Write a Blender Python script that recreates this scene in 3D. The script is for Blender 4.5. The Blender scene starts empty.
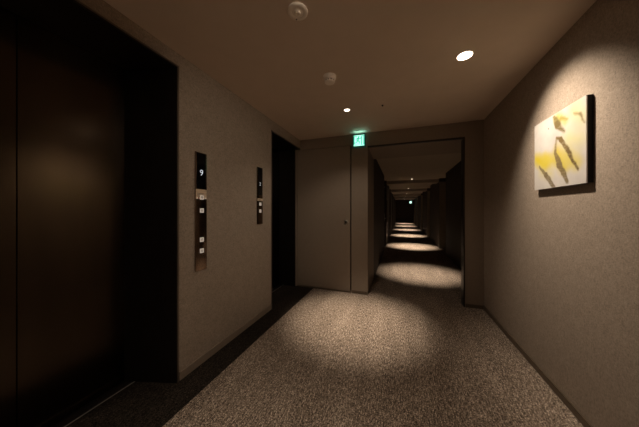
import bpy, bmesh, math
from mathutils import Vector, Matrix

SC = bpy.context.scene
COL = SC.collection
PI = math.pi

# ------------------------------------------------------------------ helpers
class MB:
    """collects shapes and links them as one mesh object"""
    def __init__(s):
        s.bm = bmesh.new()

    def _faces(s, verts, faces, mat=0, smooth=False):
        vs = [s.bm.verts.new(v) for v in verts]
        for f in faces:
            try:
                fc = s.bm.faces.new([vs[i] for i in f])
                fc.material_index = mat
                fc.smooth = smooth
            except ValueError:
                pass
        return s

    def box(s, x0, x1, y0, y1, z0, z1, mat=0):
        v = [(x, y, z) for z in (z0, z1) for y in (y0, y1) for x in (x0, x1)]
        f = [(0, 2, 3, 1), (4, 5, 7, 6), (0, 1, 5, 4), (2, 6, 7, 3), (0, 4, 6, 2), (1, 3, 7, 5)]
        return s._faces(v, f, mat)

    def prism(s, poly, z0, z1, mat=0):
        """plan polygon (counter-clockwise) extruded in z"""
        n = len(poly)
        v = [(x, y, z0) for x, y in poly] + [(x, y, z1) for x, y in poly]
        f = [tuple(range(n - 1, -1, -1)), tuple(range(n, 2 * n))]
        f += [(i, (i + 1) % n, n + (i + 1) % n, n + i) for i in range(n)]
        return s._faces(v, f, mat)

    def plate(s, poly, M, t, mat=0):
        """2-D polygon (u, v) extruded t along w, mapped by matrix M"""
        n = len(poly)
        v = [M @ Vector((a, b, 0)) for a, b in poly] + [M @ Vector((a, b, t)) for a, b in poly]
        f = [tuple(range(n - 1, -1, -1)), tuple(range(n, 2 * n))]
        f += [(i, (i + 1) % n, n + (i + 1) % n, n + i) for i in range(n)]
        return s._faces(v, f, mat)

    def lathe(s, prof, M=None, seg=48, mat=0):
        """profile of (r, h) spun about local z"""
        M = M or Matrix()
        rows = []
        for r, h in prof:
            if r < 1e-6:
                rows.append([s.bm.verts.new(M @ Vector((0, 0, h)))])
            else:
                rows.append([s.bm.verts.new(M @ Vector((r * math.cos(2 * PI * k / seg), r * math.sin(2 * PI * k / seg), h))) for k in range(seg)])
        for a, b in zip(rows, rows[1:]):
            for k in range(seg):
                k2 = (k + 1) % seg
                if len(a) == 1 and len(b) == 1:
                    continue
                if len(a) == 1:
                    q = [a[0], b[k2], b[k]]
                elif len(b) == 1:
                    q = [a[k], a[k2], b[0]]
                else:
                    q = [a[k], a[k2], b[k2], b[k]]
                f = s.bm.faces.new(q)
                f.material_index = mat
                f.smooth = True
        return s

    def bevel(s, w, seg=2):
        bmesh.ops.bevel(s.bm, geom=s.bm.edges[:], offset=w, segments=seg, profile=0.6, affect='EDGES', clamp_overlap=True)
        return s

    def build(s, name, mats, parent=None, recalc=True, origin=None):
        if recalc:
            bmesh.ops.recalc_face_normals(s.bm, faces=s.bm.faces[:])
        me = bpy.data.meshes.new(name)
        if origin:
            bmesh.ops.translate(s.bm, verts=s.bm.verts[:], vec=[-c for c in origin])
        s.bm.to_mesh(me)
        s.bm.free()
        for m in (mats if isinstance(mats, (list, tuple)) else [mats]):
            me.materials.append(m)
        try:
            me.set_sharp_from_angle(angle=math.radians(40))
        except Exception:
            pass
        o = bpy.data.objects.new(name, me)
        COL.objects.link(o)
        if origin:
            o.location = origin
        if parent:
            o.parent = parent
        return o


def tag(o, label, cat, group=None, kind=None):
    o['label'] = label
    o['category'] = cat
    if group:
        o['group'] = group
    if kind:
        o['kind'] = kind
    return o


def thing(name, label, cat, loc=(0, 0, 0), group=None, kind=None):
    o = bpy.data.objects.new(name, None)
    o.empty_display_size = 0.05
    COL.objects.link(o)
    o.location = loc
    return tag(o, label, cat, group, kind)


def dup(root, loc, label):
    r = root.copy()
    COL.objects.link(r)
    r.location = loc
    r['label'] = label
    for ch in list(root.children):
        c = ch.copy()
        COL.objects.link(c)
        c.parent = r
        for g in ch.children:
            d = g.copy()
            COL.objects.link(d)
            d.parent = c
    return r


def K(x, y):
    """the corridor runs a hair off the lobby's axis"""
    return (x + 0.008 * (y - 3.49), y)


# ------------------------------------------------------------------ materials
class N:
    def __init__(s, name):
        s.m = bpy.data.materials.new(name)
        s.m.use_nodes = True
        s.t = s.m.node_tree
        s.b = s.t.nodes['Principled BSDF']

    def n(s, kind, **kw):
        o = s.t.nodes.new(kind)
        for k, v in kw.items():
            setattr(o, k, v)
        return o

    def l(s, a, b):
        s.t.links.new(a, b)

    def obj(s):
        return s.n('ShaderNodeTexCoord').outputs['Object']

    def geo(s):
        return s.n('ShaderNodeNewGeometry').outputs['Position']

    def mapping(s, src, scale=(1, 1, 1), rot=(0, 0, 0)):
        m = s.n('ShaderNodeMapping')
        m.inputs['Scale'].default_value = scale
        m.inputs['Rotation'].default_value = rot
        s.l(src, m.inputs['Vector'])
        return m.outputs['Vector']

    def noise(s, vec, scale, detail=2, rough=0.5, dist=0.0):
        o = s.n('ShaderNodeTexNoise')
        o.inputs['Scale'].default_value = scale
        o.inputs['Detail'].default_value = detail
        o.inputs['Roughness'].default_value = rough
        o.inputs['Distortion'].default_value = dist
        s.l(vec, o.inputs['Vector'])
        return o.outputs['Fac']

    def ramp(s, fac, stops):
        r = s.n('ShaderNodeValToRGB')
        e = r.color_ramp.elements
        while len(e) < len(stops):
            e.new(0.5)
        for el, (p, c) in zip(e, stops):
            el.position = p
            el.color = (*c, 1) if len(c) == 3 else c
        s.l(fac, r.inputs['Fac'])
        return r.outputs['Color']

    def math(s, op, a, b=None, c=None, clamp=False):
        o = s.n('ShaderNodeMath', operation=op, use_clamp=clamp)
        for i, v in enumerate((a, b, c)):
            if v is None:
                continue
            if isinstance(v, (int, float)):
                o.inputs[i].default_value = v
            else:
                s.l(v, o.inputs[i])
        return o.outputs[0]

    def mix(s, fac, a, b, blend='MIX'):
        o = s.n('ShaderNodeMix', data_type='RGBA', blend_type=blend)
        for i, v in ((0, fac), (6, a), (7, b)):
            if isinstance(v, (int, float)):
                o.inputs[i].default_value = v
            elif isinstance(v, tuple):
                o.inputs[i].default_value = (*v, 1)
            else:
                s.l(v, o.inputs[i])
        return o.outputs[2]

    def bump(s, h, strength=0.3, dist=0.002):
        o = s.n('ShaderNodeBump')
        o.inputs['Strength'].default_value = strength
        o.inputs['Distance'].default_value = dist
        s.l(h, o.inputs['Height'])
        s.l(o.outputs['Normal'], s.b.inputs['Normal'])

    def set(s, color=None, rough=None, metal=None, spec=None):
        if color is not None:
            if isinstance(color, tuple):
                s.b.inputs['Base Color'].default_value = (*color, 1)
            else:
                s.l(color, s.b.inputs['Base Color'])
        if rough is not None:
            if isinstance(rough, (int, float)):
                s.b.inputs['Roughness'].default_value = rough
            else:
                s.l(rough, s.b.inputs['Roughness'])
        if metal is not None:
            s.b.inputs['Metallic'].default_value = metal
        if spec is not None:
            s.b.inputs['Specular IOR Level'].default_value = spec
        return s

    def emit(s, color, strength):
        s.b.inputs['Emission Color'].default_value = (*color, 1)
        s.b.inputs['Emission Strength'].default_value = strength
        return s


def fabric_wall(name, base, spread=0.14):
    """woven vinyl wall covering: short threads both ways over a soft mottle"""
    w = N(name)
    p = w.geo()
    th = w.noise(w.mapping(p, (210, 210, 70)), 1.0, 2, 0.6)
    tv = w.noise(w.mapping(p, (70, 70, 230)), 1.0, 2, 0.6)
    mo = w.noise(p, 16.0, 4, 0.65)
    h = w.math('ADD', w.math('MULTIPLY', th, 0.5), w.math('MULTIPLY', tv, 0.5))
    v = w.math('ADD', w.math('MULTIPLY', h, 0.84), w.math('MULTIPLY', mo, 0.16))
    lo = tuple(c * (1 - spread * 2.2) for c in base)
    hi = tuple(c * (1 + spread * 2.2) for c in base)
    w.set(w.ramp(v, [(0.36, lo), (0.64, hi)]), 0.75, 0, 0.25)
    w.bump(h, 0.25, 0.0015)
    return w.m


def plain(name, color, rough=0.5, metal=0.0, spec=0.5, var=0.06, scale=20):
    w = N(name)
    n = w.noise(w.obj(), scale, 3)
    lo = tuple(max(0, c * (1 - var)) for c in color)
    hi = tuple(c * (1 + var) for c in color)
    w.set(w.ramp(n, [(0.3, lo), (0.7, hi)]), rough, metal, spec)
    return w.m


def carpet(name, dark, mid, light, contrast=1.0):
    w = N(name)
    p = w.geo()
    dash = w.noise(w.mapping(p, (120, 26, 1)), 1.0, 1, 0.5, 0.4)
    dash2 = w.noise(w.mapping(p, (55, 90, 1)), 1.0, 1, 0.5)
    fine = w.noise(p, 115, 2, 0.8)
    big = w.noise(w.mapping(p, (7, 1.3, 1)), 1.0, 2)
    v = w.math('ADD', w.math('ADD', w.math('MULTIPLY', dash, 0.42), w.math('MULTIPLY', dash2, 0.16)),
               w.math('ADD', w.math('MULTIPLY', fine, 0.30), w.math('MULTIPLY', big, 0.12)))
    col = w.ramp(v, [(0.42, dark), (0.5, mid), (0.585, light)])
    fleck = w.noise(w.mapping(p, (175, 120, 1)), 1.0, 0, 0.5)
    fl = w.ramp(fleck, [(0.27, (0.12, 0.12, 0.12)), (0.5, (0.50, 0.50, 0.50)), (0.72, (1, 1, 1))])
    col = w.mix(1.0, col, fl, 'MULTIPLY')
    g = w.n('ShaderNodeVectorMath', operation='SCALE')
    w.l(col, g.inputs[0])
    g.inputs['Scale'].default_value = 1.92
    w.set(g.outputs[0], 0.95, 0, 0.1)
    w.bump(w.math('ADD', dash, fine), 0.6, 0.004)
    return w.m


WALL = fabric_wall('taupe_wall_fabric', (0.34, 0.275, 0.22))
WALL_END = fabric_wall('taupe_wall_panel', (0.27, 0.215, 0.168), 0.05)
WALL_CORR = fabric_wall('shaded_corridor_fabric', (0.050, 0.038, 0.029))  # shade beyond the narrow beams is put into this darker base
WALL_LIT = fabric_wall('lit_reveal_fabric', (0.30, 0.24, 0.18))  # same wall where downlights strike it; the light is put into this paler colour
CEIL = plain('ceiling_paint', (0.68, 0.55, 0.45), 0.9, 0, 0.1, 0.02, 6)
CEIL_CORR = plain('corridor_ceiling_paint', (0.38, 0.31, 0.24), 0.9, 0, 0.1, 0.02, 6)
CARPET = carpet('patterned_carpet', (0.115, 0.088, 0.068), (0.237, 0.183, 0.143), (0.44, 0.355, 0.285))
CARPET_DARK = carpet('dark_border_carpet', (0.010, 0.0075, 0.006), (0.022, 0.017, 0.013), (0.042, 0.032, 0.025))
BASEB = plain('baseboard_vinyl', (0.12, 0.088, 0.06), 0.45, 0, 0.4)
BASEB_L = plain('baseboard_taupe', (0.25, 0.195, 0.15), 0.55, 0, 0.4)
GROOVE = plain('shadow_gap', (0.012, 0.009, 0.007), 0.8, 0, 0.1)
DARKTRIM = plain('dark_trim_metal', (0.03, 0.022, 0.017), 0.4, 0.3, 0.4)
DARKWOOD = plain('dark_room_door_veneer', (0.035, 0.024, 0.018), 0.4, 0, 0.35, 0.2, 8)
STEEL = plain('satin_steel', (0.62, 0.58, 0.52), 0.28, 1.0)
MIRROR = plain('polished_jamb_steel', (0.70, 0.66, 0.60), 0.12, 1.0)
ALU = plain('sill_aluminium', (0.42, 0.40, 0.37), 0.45, 0.7)
WHITE_PL = plain('white_plastic', (0.86, 0.76, 0.66), 0.5, 0, 0.4)
DARK_PL = plain('dark_slot_plastic', (0.02, 0.016, 0.013), 0.6)

# lift doors: blackened bronze sheet, satin
w = N('blackened_bronze')
br = w.noise(w.mapping(w.geo(), (9, 9, 1.2)), 1.0, 2)
w.set(w.ramp(br, [(0.3, (0.068, 0.051, 0.037)), (0.7, (0.082, 0.061, 0.044))]), 0.21, 1.0)
LIFT = w.m
w = N('black_lift_frame')
w.set(w.ramp(w.noise(w.geo(), 9, 2), [(0.3, (0.008, 0.006, 0.005)), (0.7, (0.012, 0.009, 0.008))]), 0.4, 0.0, 0.3)
LIFT_FRAME = w.m
FRAME_EDGE = plain('frame_edge_metal', (0.16, 0.125, 0.10), 0.4, 0.4)

# call panel
w = N('bronze_mirror_plate')
w.set(w.ramp(w.noise(w.mapping(w.obj(), (1, 220, 3)), 1.0, 1), [(0.3, (0.20, 0.145, 0.11)), (0.7, (0.25, 0.185, 0.14))]), 0.22, 1.0)
BRONZE = w.m
w = N('brushed_notice_strip')
w.set(w.ramp(w.noise(w.mapping(w.obj(), (1, 6, 260)), 1.0, 1), [(0.35, (0.62, 0.47, 0.34)), (0.65, (0.78, 0.62, 0.46))]), 0.5, 0.1, 0.5)
BRASS = w.m
GLASS = plain('black_display_glass', (0.004, 0.004, 0.005), 0.12, 0, 0.5)


def glow(name, color, strength, base=(0.8, 0.8, 0.8)):
    w = N(name)
    n = w.noise(w.obj(), 4, 1)
    c = w.ramp(n, [(0.0, tuple(x * 0.97 for x in color)), (1.0, color)])
    w.set(base, 0.4)
    w.l(c, w.b.inputs['Emission Color'])
    w.b.inputs['Emission Strength'].default_value = strength
    return w.m


DIGIT = glow('lit_digit', (0.80, 0.88, 1.0), 0.5)
DIGIT_DIM = glow('lit_digit_dim', (0.80, 0.88, 1.0), 0.35)
BUTTON = glow('lit_button_ring', (1.0, 0.88, 0.74), 0.22, (0.75, 0.68, 0.6))
BUTTON_CORE = plain('button_core', (0.28, 0.23, 0.19), 0.4)
RED = plain('red_mark', (0.35, 0.04, 0.03), 0.4)
LAMP = glow('downlight_lens_glow', (1.0, 0.86, 0.68), 14.0)
LAMP_SMALL = glow('small_downlight_glow', (1.0, 0.86, 0.68), 9.0)
LAMP_CORR = glow('corridor_downlight_glow', (1.0, 0.86, 0.68), 4.0)
SIGN_FACE = glow('exit_sign_face', (0.28, 0.72, 0.53), 2.2, (0.7, 0.9, 0.85))
SIGN_GREEN = glow('exit_sign_pictogram', (0.05, 0.45, 0.31), 1.1, (0.03, 0.25, 0.15))
SIGN_CASE = glow('exit_sign_case', (0.0, 0.30, 0.22), 0.06, (0.02, 0.06, 0.05))
SIGN_ADDED_GLOW = glow('exit_sign_added_glow', (0.40, 1.0, 0.86), 4.5, (0.7, 0.9, 0.85))  # added emitter, out of sight from below, tinting the ceiling over the sign

# ------------------------------------------------------------------ dimensions (metres)
H = 2.49
XL, XR = -1.578, 1.06
YE = 3.49
YB = -2.6
XD = -1.965          # lift door plane
XS = -1.885          # lift sill
XC = -1.337          # carpet edge
OL, OR = -0.442, 0.832   # opening in the end wall
ZO = 2.267
T1, T2 = 2.385, 2.345    # heads of the two lift openings

# ------------------------------------------------------------------ floor
b = MB()
fl = [(XC, YB - .1), (XR + .12, YB - .1), (XR + .12, YE + .12), (1.85, YE + .12), (2.0, 26.2), (-0.95, 26.2), (-0.95, YE + .0), (XC, YE)]
b.prism(fl, -0.06, 0.0)
tag(b.build('floor', CARPET), 'grey-brown flecked carpet running from the lobby down the corridor', 'carpet', kind='structure')
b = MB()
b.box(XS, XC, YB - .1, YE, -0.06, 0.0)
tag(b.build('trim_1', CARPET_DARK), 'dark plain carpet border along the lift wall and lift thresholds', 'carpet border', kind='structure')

# ------------------------------------------------------------------ left wall
A0, A1 = -0.04, 1.243       # first lift opening (on the wall face)
B0 = 2.567                  # second lift opening, runs to the end wall
d = 0.118                   # how far each jamb splays inwards
b = MB()
b.prism([(XL, YB), (XL, A0), (XD - .1, A0 + d), (XD - .1, YB)], 0, H)
b.prism([(XL, A1), (XL, B0), (XD - .1, B0 + d * 1.25), (XD - .1, A1 - d * 1.25)], 0, H)
b.prism([(XL, A0), (XL, A1), (XD - .1, A1), (XD - .1, A0)], T1, H)
b.prism([(XL, B0), (XL, YE), (XD - .1, YE), (XD - .1, B0)], T2, H)
tag(b.build('wall_left', WALL), 'taupe fabric covered lobby wall holding both lift openings', 'wall', kind='structure')
b = MB()
b.box(XL, XL + .008, A1 + .012, B0 - .012, 0, 0.062)
b.box(XL, XL + .008, YB, A0 - .012, 0, 0.062)
tag(b.build('baseboard_left', BASEB_L), 'low taupe baseboard under the wall between the lifts', 'baseboard', kind='structure')


def lift(name, y0, y1, top, splay_far, label):
    """a lift entrance: splayed black frame, two sliding panels, sill"""
    t = thing(name, label, 'lift door', (XD, (y0 + y1) / 2, 0), kind='structure')
    oc = t.location.copy()

    def add(b, n, m, parent=t):
        bmesh.ops.translate(b.bm, verts=b.bm.verts[:], vec=-oc)
        return b.build(n, m, parent)
    iy0 = y0 + d
    iy1 = y1 - d if splay_far else y1
    th = 0.014
    b = MB()
    b.prism([(XL + .004, y0), (XL + .004, y0 + th), (XD, iy0 + th), (XD, iy0)], 0, top)
    if splay_far:
        b.prism([(XL + .004, y1 - th), (XL + .004, y1), (XD, iy1), (XD, iy1 - th)], 0, top)
    else:
        b.box(XD, -1.668, y1 - .02, y1 - .003, 0, top)
    b.box(XD - .02, XL + .004, y0 + .004, y1 - .004, top - th, top - .001)
    fr = add(b, 'frame', LIFT_FRAME)
    b = MB()
    b.box(XL + .0005, XL + .007, y0 - .006, y0 + .006, 0, top + .006)
    if splay_far:
        b.box(XL + .0005, XL + .007, y1 - .006, y1 + .006, 0, top + .006)
    b.box(XL + .0005, XL + .007, y0 - .006, (y1 + .006) if splay_far else y1 - .004, top - .002, top + .008)
    b.bm.transform(Matrix.Translation(-oc))
    b.build('frame_edge', FRAME_EDGE, fr)
    ym = 0.603 if splay_far else (iy0 + iy1) / 2
    for a0, a1 in ((iy0 - .05, ym - .0015), (ym + .0015, iy1 + (.05 if splay_far else -.02))):
        b = MB()
        b.box(XD - .04, XD, a0, a1, 0.004, top - th - .001)
        b.bevel(.0012, 1)
        add(b, 'door_panel', LIFT)
    b = MB()
    b.box(XD - .04, XS - .006, iy0 - .03, iy1 + (.03 if splay_far else 0), -0.05, -0.003)
    for k in range(3):
        b.box(XD + .012 + k * .02, XD + .018 + k * .02, iy0 - .02, iy1, -0.01, -0.001)
    sl = add(b, 'sill', LIFT_FRAME)
    b = MB()
    b.box(XS - .007, XS + .002, iy0, iy1 + (.035 if splay_far else -.02), -0.02, 0.002)
    b.bm.transform(Matrix.Translation(-oc))
    b.build('sill_nosing', ALU, sl)
    return t


lift('door_1', A0, A1, T1, True, 'large black lift door with a vertical centre seam, nearest the viewer')
lift('door_2', B0, YE, T2, False, 'narrow dark lift entrance beside the flush service door')

# ------------------------------------------------------------------ right wall
b = MB()
b.box(XR, XR + .12, YB, YE + .12, 0, H)
tag(b.build('wall_right', WALL), 'taupe woven fabric wall on which the painting hangs', 'wall', kind='structure')
b = MB()
b.prism([(XR - .010, YB), (XR, YB), (XR, YE), (XR - .010, YE)], 0, 0.050)
b.box(XR - .012, XR, YB, YE, 0.047, 0.051)
tag(b.build('baseboard_right', BASEB), 'dark brown baseboard under the wall with the painting', 'baseboard', kind='structure')
b = MB()
b.box(XD - .1, XR + .12, YB - .1, YB, 0, H)
tag(b.build('wall_back', WALL), 'taupe lobby wall behind the viewer', 'wall', kind='structure')

# ------------------------------------------------------------------ ceiling
b = MB()
b.box(XD - .1, XR + .12, YB - .1, YE, H, H + .08)
tag(b.build('ceiling', CEIL), 'warm beige lobby ceiling with two lit downlights', 'ceiling', kind='structure')

# ------------------------------------------------------------------ end wall with the corridor opening
DX0, DX1, DZ = -1.640, -0.698, 2.325
YP = 4.35                    # depth of the left reveal and the soffit
b = MB()
b.box(XD - .1, DX0, YE, YE + .10, 0, H)
b.box(DX0, DX1, YE, YE + .10, DZ, H)
b.prism([(DX1, YE), (OL - .006, YE), (OL, YE + .006), (OL, YP), (DX1, YP)], 0, H)
b.box(OL, OR, YE, YP, ZO, H)
b.box(OR, 1.85, YE + .115, YP, ZO, H)
b.box(OR, XR + .12, YE, YE + .12, 0, H)
b.box(DX0, DX1, YE + .06, YE + .10, 0, DZ, 1)
tag(b.build('wall_end', [WALL_END, GROOVE]), 'taupe end wall with flush service door and corridor opening', 'wall', kind='structure')
b = MB()
b.box(DX1 + .01, OL - .004, YE - .006, YE, 0, 0.045)
b.box(OR + .02, XR - .012, YE - .006, YE, 0, 0.045)
tag(b.build('baseboard_end', BASEB), 'thin dark baseboard on the piers around the corridor opening', 'baseboard', kind='structure')
b = MB()
b.box(OR - .004, OR + .012, YE - .004, YE + .125, 0, ZO)
b.box(OL - .003, OR + .012, YE - .004, YE + .03, ZO - .004, ZO + .020)
tag(b.build('trim_2', DARKTRIM), 'thin dark metal edge trim across the head and down one side of the corridor opening', 'trim', kind='structure')

# service door
t = thing('door_3', 'flush taupe service door with small round latch beneath the green exit sign', 'door', ((DX0 + DX1) / 2, YE, 0), kind='structure')
oc = t.location.copy()
b = MB()
b.box(DX0 + .005, DX1 - .020, YE + .001, YE + .04, 0.022, DZ - .006)
b.bevel(.002, 1)
b.bm.transform(Matrix.Translation(-oc))
b.build('door_leaf', WALL_END, t)
b = MB()
b.box(DX0 + .004, DX1 - .004, YE - .002, YE + .05, 0.0, 0.018)
b.bm.transform(Matrix.Translation(-oc))
b.build('door_threshold', BASEB, t)
M = Matrix.Translation(Vector((-0.785, YE + .001, 1.11)) - oc) @ Matrix.Rotation(PI / 2, 4, 'X')
b = MB()
b.lathe([(0, .005), (.030, .005), (.033, .003), (.036, .0), (.036, -.002)], M, 32)
rs = b.build('latch_rose', STEEL, t)
b = MB()
b.lathe([(0, .014), (.016, .014), (.019, .011), (.019, .003)], M, 24)
b.plate([(-.024, -.007), (.024, -.007), (.024, .007), (-.024, .007)], M @ Matrix.Translation((0, 0, .012)) @ Matrix.Rotation(-.8, 4, 'Z'), .012)
b.build('thumb_turn', DARKTRIM, rs)

# ------------------------------------------------------------------ corridor
YF = 25.0
P, Y0L = 3.62, 4.75
lights_y = [Y0L + P * i for i in range(6)]
XCL, XCR = -0.452, 1.270
RD = 0.24                         # recess depth of the room doors


def corr_profile(side):
    """plan outline of a corridor wall with a door recess before each downlight"""
    pts = []
    face, back = (XCR, XCR + RD) if side > 0 else (XCL, XCL - .10)
    y = YE + .12 if side > 0 else YP
    pts.append((face, y))
    for i in range(1, 6):
        r1 = lights_y[i] + .15
        r0 = r1 - 1.15
        pts += [(face, r0), (back, r0), (back, r1), (face, r1)]
    pts.append((face, YF))
    return pts


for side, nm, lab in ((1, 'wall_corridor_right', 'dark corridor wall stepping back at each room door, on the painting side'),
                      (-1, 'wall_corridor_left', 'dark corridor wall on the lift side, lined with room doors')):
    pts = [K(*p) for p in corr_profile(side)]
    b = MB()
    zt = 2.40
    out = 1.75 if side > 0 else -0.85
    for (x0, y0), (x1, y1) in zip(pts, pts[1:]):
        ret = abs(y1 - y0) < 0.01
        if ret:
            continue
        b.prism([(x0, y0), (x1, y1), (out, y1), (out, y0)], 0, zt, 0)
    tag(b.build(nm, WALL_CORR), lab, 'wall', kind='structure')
    # reveals: returns at the far side of each recess, coloured as lit by the downlights
for i, wh in zip(range(1, 6), ('nearest', 'second', 'third', 'fourth', 'last')):
    r1 = lights_y[i] + .15
    x0 = K(XCR, r1)[0]
    b = MB()
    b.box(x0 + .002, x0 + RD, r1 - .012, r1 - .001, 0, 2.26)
    tag(b.build('trim_%d' % (i + 3), WALL_LIT), wh + ' upright return coloured as lit along the corridor on the painting side', 'trim', kind='structure')

b = MB()
b.box(-0.95, 1.95, YF, YF + .1, 0, 2.4)
tag(b.build('wall_corridor_end', WALL_CORR), 'dark wall closing the far end of the corridor', 'wall', kind='structure')

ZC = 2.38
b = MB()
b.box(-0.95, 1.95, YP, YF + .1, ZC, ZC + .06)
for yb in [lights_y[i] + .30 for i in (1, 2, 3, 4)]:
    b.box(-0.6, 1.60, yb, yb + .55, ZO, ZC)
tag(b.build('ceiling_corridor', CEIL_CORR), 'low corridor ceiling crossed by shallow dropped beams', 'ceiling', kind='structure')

# ------------------------------------------------------------------ room doors along the corridor
dn = 4
where = ['nearest', 'second', 'third', 'fourth', 'fifth']
for side in (1, -1):
    for i in range(1, 4):
        r1 = lights_y[i] + .15
        yc = r1 - .575
        xb = K(XCR + RD if side > 0 else XCL - .10, yc)[0]
        s = -side                          # towards the corridor
        t = thing('door_%d' % dn, '%s dark room door along the corridor on the %s side' % (where[i - 1], 'painting' if side > 0 else 'lift'),
                  'room door', (xb, yc, 0), kind='structure')
        dn += 1
        b = MB()
        b.box(min(0, s * .035) + s * .003, max(0, s * .035) + s * .003, -.45, .45, 0.01, 2.10)
        b.bevel(.003, 1)
        b.build('door_leaf', DARKWOOD, t)
        b = MB()
        for a in (-.49, .455):
            b.box(min(s * .003, s * .055), max(s * .003, s * .055), a, a + .035, 0, 2.14)
        b.box(min(s * .003, s * .055), max(s * .003, s * .055), -.49, .49, 2.105, 2.14)
        b.build('door_frame', DARKTRIM, t)
        b = MB()
        b.box(min(s * .038, s * .05), max(s * .038, s * .05), .31, .37, 0.92, 1.18)
        hp = b.build('lock_plate', STEEL, t)
        b = MB()
        b.box(min(s * .05, s * .085), max(s * .05, s * .085), .330, .350, 1.0, 1.02)
        b.box(min(s * .072, s * .088), max(s * .072, s * .088), .22, .350, 0.998, 1.022)
        b.bevel(.004, 2)
        b.build('lever_handle', STEEL, hp)
# polished jamb strip on the left corridor wall
x0, y0 = K(XCL, lights_y[1] + .15)
b = MB()
b.box(x0 + .001, x0 + .012, y0 + .004, y0 + .30, 0.02, 1.75)
b.bevel(.002, 1)
tag(b.build('trim_3', MIRROR), 'polished steel jamb strip mirroring floor light along the corridor', 'trim', kind='structure')

# ------------------------------------------------------------------ painting
PY0, PY1, PZ0, PZ1, PT = 1.739, 2.262, 1.459, 1.970, 0.032
PW, PH = PY1 - PY0, PZ1 - PZ0


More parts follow.
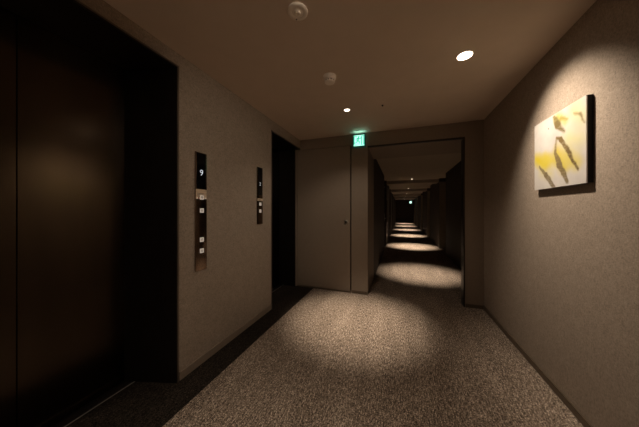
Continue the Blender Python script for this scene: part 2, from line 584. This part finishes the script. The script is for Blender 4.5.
def artwork():
    w = N('abstract_artwork')
    tc = w.obj()
    sep = w.n('ShaderNodeSeparateXYZ')
    w.l(tc, sep.inputs[0])
    # canvas coordinates: u from the far edge to the near edge, v upwards, both 0..1
    u = w.math('MULTIPLY', w.math('SUBTRACT', PW / 2, sep.outputs['Y']), 1 / PW)
    v = w.math('MULTIPLY', w.math('ADD', sep.outputs['Z'], PH / 2), 1 / PH)
    cb = w.n('ShaderNodeCombineXYZ')
    w.l(u, cb.inputs[0]); w.l(v, cb.inputs[1])
    p = cb.outputs[0]
    nz = w.n('ShaderNodeTexNoise'); nz.inputs['Scale'].default_value = 7.0; nz.inputs['Detail'].default_value = 3
    w.l(p, nz.inputs['Vector'])
    off = w.n('ShaderNodeVectorMath', operation='MULTIPLY_ADD')
    w.l(nz.outputs['Color'], off.inputs[0])
    off.inputs[1].default_value = (.07, .07, 0)
    off.inputs[2].default_value = (-.035, -.035, 0)
    ad = w.n('ShaderNodeVectorMath', operation='ADD')
    w.l(p, ad.inputs[0]); w.l(off.outputs[0], ad.inputs[1])
    q = ad.outputs[0]
    fib = w.noise(w.mapping(q, (9, 30, 1), (0, 0, 0.9)), 1.0, 3, 0.7)

    def persp(t):
        return t * 1.778 / (1.29 * (1 - t) + t * 1.778)

    def seg(a, c, r0, r1, soft):
        """1 inside a tapering brush mark from a to c, 0 outside"""
        a = (persp(a[0]), a[1]); c = (persp(c[0]), c[1])
        ba = (c[0] - a[0], c[1] - a[1]); L2 = ba[0] ** 2 + ba[1] ** 2
        s1 = w.n('ShaderNodeVectorMath', operation='SUBTRACT')
        w.l(q, s1.inputs[0]); s1.inputs[1].default_value = (*a, 0)
        dt = w.n('ShaderNodeVectorMath', operation='DOT_PRODUCT')
        w.l(s1.outputs[0], dt.inputs[0]); dt.inputs[1].default_value = (*ba, 0)
        h = w.math('MULTIPLY', dt.outputs['Value'], 1 / L2, clamp=True)
        sc = w.n('ShaderNodeVectorMath', operation='SCALE')
        sc.inputs[0].default_value = (*ba, 0); w.l(h, sc.inputs['Scale'])
        ds = w.n('ShaderNodeVectorMath', operation='DISTANCE')
        w.l(s1.outputs[0], ds.inputs[0]); w.l(sc.outputs[0], ds.inputs[1])
        rr = w.math('MULTIPLY_ADD', h, r1 - r0, r0)
        dd = w.math('SUBTRACT', rr, ds.outputs['Value'])
        return w.math('MULTIPLY_ADD', dd, 1 / soft, 0.5, clamp=True)

    col = w.ramp(w.noise(p, 5, 2), [(0.3, (0.49, 0.455, 0.43)), (0.7, (0.55, 0.52, 0.49))])
    washes = [((.08, .44), (.80, .29), .06, .07, .16, (0.56, 0.46, 0.10), .75),
              ((.03, .47), (.20, .38), .07, .11, .14, (0.56, 0.45, 0.035), 1),
              ((.2, .42), (.36, .36), .08, .05, .16, (0.56, 0.46, 0.07), .95),
              ((.14, .24), (.3, .2), .05, .05, .16, (0.55, 0.48, 0.18), .7),
              ((.44, .46), (.56, .26), .09, .09, .14, (0.54, 0.43, 0.06), .9),
              ((.60, .38), (.78, .26), .09, .07, .16, (0.56, 0.47, 0.12), .85),
              ((.66, .58), (.86, .52), .09, .07, .22, (0.57, 0.53, 0.24), .8),
              ((.74, .92), (.92, .76), .08, .06, .20, (0.56, 0.51, 0.22), .8),
              ((.44, .93), (.60, .82), .06, .04, .10, (0.44, 0.39, 0.08), .85)]
    for a, c, r0, r1, sf, cc, k in washes:
        col = w.mix(w.math('MULTIPLY', seg(a, c, r0, r1, sf), k), col, cc)
    strokes = [((.37, .97), (.44, .84), .02, .055, .03, (0.20, 0.155, 0.05)),
               ((.44, .84), (.57, .70), .055, .014, .03, (0.16, 0.115, 0.045)),
               ((.50, .89), (.63, .84), .024, .012, .03, (0.30, 0.25, 0.06)),
               ((.76, .87), (.87, .82), .010, .018, .03, (0.30, 0.23, 0.10)),
               ((.87, .82), (.97, .70), .020, .008, .03, (0.20, 0.145, 0.07)),
               ((.43, .67), (.50, .63), .014, .034, .02, (0.17, 0.115, 0.045)),
               ((.50, .63), (.64, .44), .034, .027, .02, (0.17, 0.115, 0.045)),
               ((.64, .44), (.84, .18), .030, .016, .02, (0.13, 0.088, 0.035)),
               ((.43, .64), (.40, .48), .014, .026, .03, (0.26, 0.20, 0.10)),
               ((.40, .48), (.48, .29), .028, .050, .02, (0.19, 0.14, 0.06)),
               ((.48, .29), (.63, .05), .052, .030, .02, (0.17, 0.125, 0.06)),
               ((.09, .35), (.22, .20), .014, .040, .02, (0.20, 0.16, 0.085)),
               ((.22, .20), (.38, .0), .042, .028, .02, (0.17, 0.13, 0.07))]
    fr = w.math('MULTIPLY_ADD', fib, 1.1, 0.38, clamp=True)
    for a, c, r0, r1, sf, cc in strokes:
        col = w.mix(w.math('MULTIPLY', seg(a, c, r0, r1, sf), fr), col, cc)
    col = w.mix(seg((.27, .86), (.275, .855), .008, .008, .01), col, (.16, .13, .12))
    w.set(col, 0.7, 0, 0.2)
    w.bump(fib, 0.15, 0.001)
    return w.m


t = thing('painting', 'square abstract painting of yellow washes and brown brush strokes on pale canvas', 'painting', (XR - PT, (PY0 + PY1) / 2, (PZ0 + PZ1) / 2))
b = MB()
b.box(0.0, .006, -PW / 2, PW / 2, -PH / 2, PH / 2)
b.build('canvas', artwork(), t)
b = MB()
b.box(.006, PT, -PW / 2 + .001, PW / 2 - .001, -PH / 2 + .001, PH / 2 - .001)
b.build('edge_band', plain('black_canvas_edge', (0.012, 0.010, 0.009), 0.6, 0, 0.2), t)

# ------------------------------------------------------------------ lift call panels


def text_mesh(body, size, name, mat, parent, loc):
    cu = bpy.data.curves.new(name, 'FONT')
    cu.body = body
    cu.size = size
    cu.extrude = 0.0006
    cu.align_x = 'CENTER'
    cu.align_y = 'CENTER'
    o = bpy.data.objects.new(name, cu)
    COL.objects.link(o)
    dg = bpy.context.evaluated_depsgraph_get()
    me = bpy.data.meshes.new_from_object(o.evaluated_get(dg))
    COL.objects.unlink(o)
    bpy.data.objects.remove(o)
    me.transform(Matrix(((0, 0, 1, 0), (1, 0, 0, 0), (0, 1, 0, 0), (0, 0, 0, 1))))
    me.name = name
    me.materials.clear()
    me.materials.append(mat)
    r = bpy.data.objects.new(name, me)
    COL.objects.link(r)
    r.parent = parent
    r.location = loc
    return r


def call_panel(yc, w_, z0, z1, zs, digit, buttons, strip, label, dim):
    zc = (z0 + z1) / 2
    t = thing('lift_call_panel', label, 'lift call panel', (XL, yc, zc), group='lift call panels')
    b = MB()
    b.box(.001, .010, -w_ / 2, w_ / 2, z0 - zc, z1 - zc)
    b.bevel(.0025, 2)
    b.build('face_plate', BRONZE, t)
    b = MB()
    b.box(.0102, .0125, -w_ / 2 + .014, w_ / 2 - .014, zs - zc, z1 - zc - .006)
    sc = b.build('display', GLASS, t)
    text_mesh(digit, .070 if not dim else .055, 'floor_digit', dim or DIGIT, sc, (.0128, 0, 1.613 - zc))
    b = MB()
    b.box(.0102, .0118, -w_ / 2 + .004, w_ / 2 - .004, strip[0] - zc, strip[1] - zc)
    ns = b.build('notice_strip', BRASS, t)
    b = MB()
    for k in range(3):
        zz = strip[0] + (strip[1] - strip[0]) * (.25 + .16 * k) - zc
        b.box(.0118, .0121, -w_ / 2 + .016, w_ / 2 - .02 - .008 * k, zz - .0012, zz + .0012)
    b.build('engraved_line', DARKTRIM, ns)
    for k, zb in enumerate(buttons):
        s = .0185
        b = MB()
        M = Matrix(((0, 0, 1, .0104), (1, 0, 0, 0.004), (0, 1, 0, zb - zc), (0, 0, 0, 1)))
        for q in ([(-s, -s), (s, -s), (s, -s + .010), (-s, -s + .010)], [(-s, s - .010), (s, s - .010), (s, s), (-s, s)],
                  [(-s, -s + .010), (-s + .010, -s + .010), (-s + .010, s - .010), (-s, s - .010)],
                  [(s - .010, -s + .010), (s, -s + .010), (s, s - .010), (s - .010, s - .010)]):
            b.plate(q, M, .004)
        bt = b.build('call_button', BUTTON, t)
        b = MB()
        b.plate([(-s + .010, -s + .010), (s - .010, -s + .010), (s - .010, s - .010), (-s + .010, s - .010)], M, .003)
        b.build('button_core', BUTTON_CORE, bt)
        b = MB()
        up = 1 if k % 2 == 0 else -1
        b.plate([(-.005, -.003 * up), (.005, -.003 * up), (0, .005 * up)], M @ Matrix.Translation((0, 0, .003)), .001)
        b.build('arrow_mark', BUTTON, bt)
    return t


p1 = call_panel(1.449, .116, .794, 1.785, 1.482, '9', (1.408, 1.297, 1.052, .958), (1.395, 1.475), 'tall lift call panel with floor display 9 and four lit square buttons', None)
zc = (.792 + 1.795) / 2
for yy, m in ((-.043, BUTTON), (-.030, RED), (.043, BUTTON)):
    b = MB()
    b.lathe([(0, .003), (.0055, .003), (.0065, .0)], Matrix.Translation((.0119, yy, 1.406 - zc)) @ Matrix.Rotation(PI / 2, 4, 'Y'), 16)
    b.build('indicator', m, p1)
call_panel(2.298, .112, 1.134, 1.814, 1.482, '2', (1.374, 1.290), (1.410, 1.440), 'shorter lift call panel with two lit buttons beside the far lift', DIGIT_DIM)

# ------------------------------------------------------------------ ceiling fittings


def downlight(x, y, z, r, mat, name, label, group=None, cup=False):
    t = thing(name, label, 'downlight', (x, y, z), group=group)
    b = MB()
    b.lathe([(r, -.001), (r + .004, -.004), (r + .012, -.003), (r + .015, 0)])
    b.build('trim_ring', CEIL, t)
    b = MB()
    dp = .009 if cup else .0012
    b.lathe([(0, -.001 - dp), (r * .5, -.001 - dp * .85), (r * .85, -.001 - dp * .5), (r, -.0010)])
    b.build('lens', mat, t)
    return t


def spot(parent, loc, target, energy, size, blend, radius, color=(1.0, 0.80, 0.58)):
    la = bpy.data.lights.new('lamp_beam', 'SPOT')
    la.energy = energy
    la.spot_size = math.radians(size)
    la.spot_blend = blend
    la.shadow_soft_size = radius
    la.color = color
    o = bpy.data.objects.new('lamp_beam', la)
    COL.objects.link(o)
    o.location = loc
    o.rotation_euler = (Vector(target) - Vector(loc)).to_track_quat('-Z', 'Y').to_euler()
    if parent:
        o.location = Vector(loc) - parent.location
        o.parent = parent
    return o


WARM = (1.0, 0.84, 0.66)
EN = {'AB': 118, 'AS': 0, 'BB': 325, 'BS': 15, 'CB': 90, 'CS': 0, 'K': 400, 'DB': 44, 'EB': 190}
dl = downlight(0.482, 1.998, H, .050, LAMP, 'wall_washer_downlight', 'larger round ceiling downlight aimed at the painting')
spot(dl, (0.482, 1.998, H - .02), (1.06, 1.96, 1.60), EN['AB'], 82, 1, .05, WARM)
spot(dl, (0.482, 1.998, H - .02), (0.60, 1.95, 0), EN['AS'], 120, 1, .03, WARM)
dl = downlight(-0.576, 2.615, H, .030, LAMP_SMALL, 'downlight', 'small round ceiling downlight between the dome detector and green exit sign')
spot(dl, (-0.576, 2.615, H - .02), (-0.49, 2.68, 0), EN['BB'], 45, 1, .02, WARM)
spot(dl, (-0.576, 2.615, H - .02), (-0.576, 2.615, 0), EN['BS'], 128, .6, .02, WARM)
# the lobby goes on behind the viewer; last two downlights added for brightness
dl = downlight(-0.576, 0.25, H, .030, LAMP_SMALL, 'downlight', 'small round ceiling downlight overhead, between viewer and near lift door')
spot(dl, (-0.576, 0.25, H - .02), (-0.50, 0.25, 0), EN['CB'], 90, 1, .02, WARM)
spot(dl, (-0.576, 0.25, H - .02), (-0.576, 0.25, 0), EN['CS'], 124, .8, .02, WARM)

dl = downlight(-0.576, -1.2, H, .030, LAMP_SMALL, 'downlight', 'added unseen ceiling downlight furthest behind the viewer')
spot(dl, (-0.576, -1.2, H - .02), (-0.40, -1.2, 0), EN['EB'], 96, 1, .02, WARM)  # added out of view: its bounce off the carpet brightens the ceiling
dl = downlight(0.482, 0.30, H, .050, LAMP, 'wall_washer_downlight', 'added unseen larger ceiling downlight overhead, aimed at the wall between the lifts')
spot(dl, (0.482, 0.30, H - .02), (-1.578, 2.12, 1.36), EN['DB'], 66, 1, .03, WARM)  # unseen washer added to brighten the left wall
cd = None
cl = ['nearest round downlight in the corridor ceiling, above the first pool of light', 'second round downlight along the corridor ceiling, before the first dropped beam',
      'third round downlight along the corridor ceiling', 'fourth round downlight along the corridor ceiling',
      'fifth round downlight along the corridor ceiling', 'last round downlight near the dark corridor end']
for i, y in enumerate(lights_y):
    x = K(0.40, y)[0]
    if cd is None:
        cd = downlight(x, y, ZC, .032, LAMP_CORR, 'corridor_downlight', cl[0], 'downlights along the corridor', True)
        c = cd
    else:
        c = dup(cd, (x, y, ZC), cl[i])
    spot(c, (x, y, ZC - .03), (x + .01, y + .30, 0), EN['K'], 46, 1, .03, WARM)

# alarm: flat disc with a raised centre
t = thing('fire_alarm', 'flat round white ceiling fire detector nearest the viewer', 'fire detector', (-0.568, 1.217, H))
b = MB()
b.lathe([(.060, 0), (.0615, -.004), (.060, -.009), (.055, -.012), (.036, -.0135), (.033, -.0115), (.030, -.0135), (.0, -.014)])
b.build('base', WHITE_PL, t)
b = MB()
b.lathe([(.018, -.012), (.018, -.0155), (.016, -.0175), (.011, -.018), (.009, -.0165), (0, -.0165)])
b.build('sensor_cap', WHITE_PL, t)
b = MB()
b.lathe([(0, -.016), (.0035, -.0155), (.0045, -.011)], Matrix.Translation((-.025, .038, 0)), 16)
b.build('indicator_lamp', DARK_PL, t)

t = thing('smoke_detector', 'small domed white smoke detector midway along the lobby ceiling', 'smoke detector', (-0.576, 1.905, H))
b = MB()
b.lathe([(.057, 0), (.058, -.012), (.056, -.024), (.050, -.033), (.040, -.037)])
b.build('base', WHITE_PL, t)
b = MB()
b.lathe([(.040, -.035), (.038, -.038), (.038, -.050), (.040, -.052)], seg=32)
ch = b.build('sensing_chamber', DARK_PL, t)
b = MB()
for k in range(10):
    a = 2 * PI * k / 10
    M = Matrix.Rotation(a, 4, 'Z') @ Matrix.Translation((.0385, 0, -.044))
    b.plate([(-.001, -.004), (.003, -.004), (.003, .004), (-.001, .004)], M @ Matrix.Translation((0, 0, -.009)), .018)
b.build('chamber_rib', WHITE_PL, ch)
b = MB()
b.lathe([(.042, -.050), (.045, -.053), (.042, -.058), (.030, -.062), (.0, -.063)])
b.build('cap', WHITE_PL, t)

t = thing('sprinkler', 'tiny dark sprinkler head in a flat ceiling plate', 'sprinkler', (-0.170, 2.624, H))
b = MB()
b.lathe([(.034, 0), (.033, -.002), (.013, -.003), (.011, -.0015)])
b.build('cover_plate', CEIL, t)
b = MB()
b.lathe([(.0105, -.001), (.009, -.012), (.004, -.016), (.0, -.017)], seg=24)
b.build('sprinkler_head', DARK_PL, t)

# ------------------------------------------------------------------ exit signs


def capsule(p0, p1, r0, r1, n=8):
    a = math.atan2(p1[1] - p0[1], p1[0] - p0[0])
    pts = []
    for k in range(n + 1):
        q = a + PI / 2 + PI * k / n
        pts.append((p0[0] + r0 * math.cos(q), p0[1] + r0 * math.sin(q)))
    for k in range(n + 1):
        q = a - PI / 2 + PI * k / n
        pts.append((p1[0] + r1 * math.cos(q), p1[1] + r1 * math.sin(q)))
    return pts


def pictogram(b, s, M):
    """running figure heading through a doorway; s = face size"""
    def P(x, y):
        return (x * s, y * s)
    k = s
    b.plate([(P(-.02, .30)[0] + .055 * k * math.cos(2 * PI * i / 20), .30 * s + .055 * k * math.sin(2 * PI * i / 20)) for i in range(20)], M, .0008)
    limbs = [((-.04, .20), (-.10, .00), .065, .055), ((-.02, .18), (.10, .12), .032, .026), ((.10, .12), (.13, .22), .026, .022),
             ((-.08, .19), (-.20, .14), .032, .026), ((-.20, .14), (-.22, .04), .026, .022),
             ((-.09, -.01), (.04, -.10), .045, .036), ((.04, -.10), (.00, -.28), .036, .026),
             ((-.12, -.01), (-.20, -.16), .045, .036), ((-.20, -.16), (-.34, -.18), .034, .026)]
    for a, c, r0, r1 in limbs:
        b.plate(capsule(P(*a), P(*c), r0 * k, r1 * k), M, .0008)
    for q in ([(.17, -.36), (.25, -.36), (.25, .38), (.17, .38)], [(.34, -.36), (.41, -.36), (.41, .38), (.34, .38)],
              [(.25, .33), (.36, .33), (.36, .38), (.25, .38)], [(-.40, -.36), (-.10, -.36), (-.10, -.33), (-.40, -.33)],
              [(-.42, -.30), (-.34, -.30), (-.34, .38), (-.42, .38)], [(-.34, .32), (-.16, .32), (-.16, .38), (-.34, .38)]):
        b.plate([P(*c) for c in q], M, .0008)


def exit_sign(x, y, z, s, dep, label, glow_top=True, face=None):
    """z is the middle of the face, which looks towards -Y"""
    t = thing('exit_sign', label, 'exit sign', (x, y, z))
    h = s / 2
    rim = .017 * s / .2
    b = MB()
    b.box(-h, h, .004, dep, -h, h)
    for q in ((-h, -h + rim, -h, h), (h - rim, h, -h, h), (-h + rim, h - rim, -h, -h + rim), (-h + rim, h - rim, h - rim, h)):
        b.box(q[0], q[1], 0, .004, q[2], q[3])
    b.build('case', SIGN_CASE, t)
    b = MB()
    b.box(-h + rim, h - rim, .001, .004, -h + rim, h - rim)
    fc = b.build('face', face or SIGN_FACE, t)
    b = MB()
    M = Matrix(((1, 0, 0, 0), (0, 0, -1, .001), (0, 1, 0, 0), (0, 0, 0, 1)))
    pictogram(b, s, M)
    b.build('running_figure', SIGN_GREEN, fc)
    if glow_top:
        b = MB()
        b.box(-h + .012, h - .012, .008, dep - .008, h, h + .004)
        b.build('added_glow', SIGN_ADDED_GLOW, t)  # unseen glowing slab added for the green glow on the ceiling
        b = MB()
        for q in ((-h, h, 0, .006), (-h, h, dep - .006, dep), (-h, -h + .006, .006, dep - .006), (h - .006, h, .006, dep - .006)):
            b.box(*q, h - .001, h + .006)
        b.build('case_lip', SIGN_CASE, t)  # lip added to screen that slab from below
    return t


exit_sign(-0.560, 3.375, 2.350, .192, .055, 'bright green and white exit sign with running figure above the service door')
exit_sign(K(0.90, 22.0)[0], 22.0, 2.02, .22, .04, 'tiny glowing exit sign at the far corridor end', False,
          glow('far_exit_sign_face', (0.75, 1.0, 0.93), 2.2, (0.7, 0.9, 0.85)))

# ------------------------------------------------------------------ world, camera, view
wd = bpy.data.worlds.new('dark_world')
SC.world = wd
wd.use_nodes = True
bg = wd.node_tree.nodes['Background']
bg.inputs[0].default_value = (1.0, 0.8, 0.6, 1)
bg.inputs[1].default_value = 0.0

cam = bpy.data.cameras.new('camera')
co = bpy.data.objects.new('camera', cam)
COL.objects.link(co)
co.location = (0, 0, 1.30)
co.rotation_euler = (PI / 2, 0, 0.339)
cam.sensor_width = 36
cam.sensor_fit = 'HORIZONTAL'
cam.lens = 36 * 223.8 / 639
cam.shift_y = -3.3 / 639
cam.clip_start = 0.02
SC.camera = co

SC.view_settings.view_transform = 'Standard'
SC.view_settings.look = 'None'
SC.view_settings.gamma = 1
SC.view_settings.use_curve_mapping = False
SC.view_settings.exposure = 0
SC.cycles.use_denoising = True
SC.cycles.max_bounces = 8
SC.cycles.diffuse_bounces = 5
SC.cycles.sample_clamp_indirect = 4
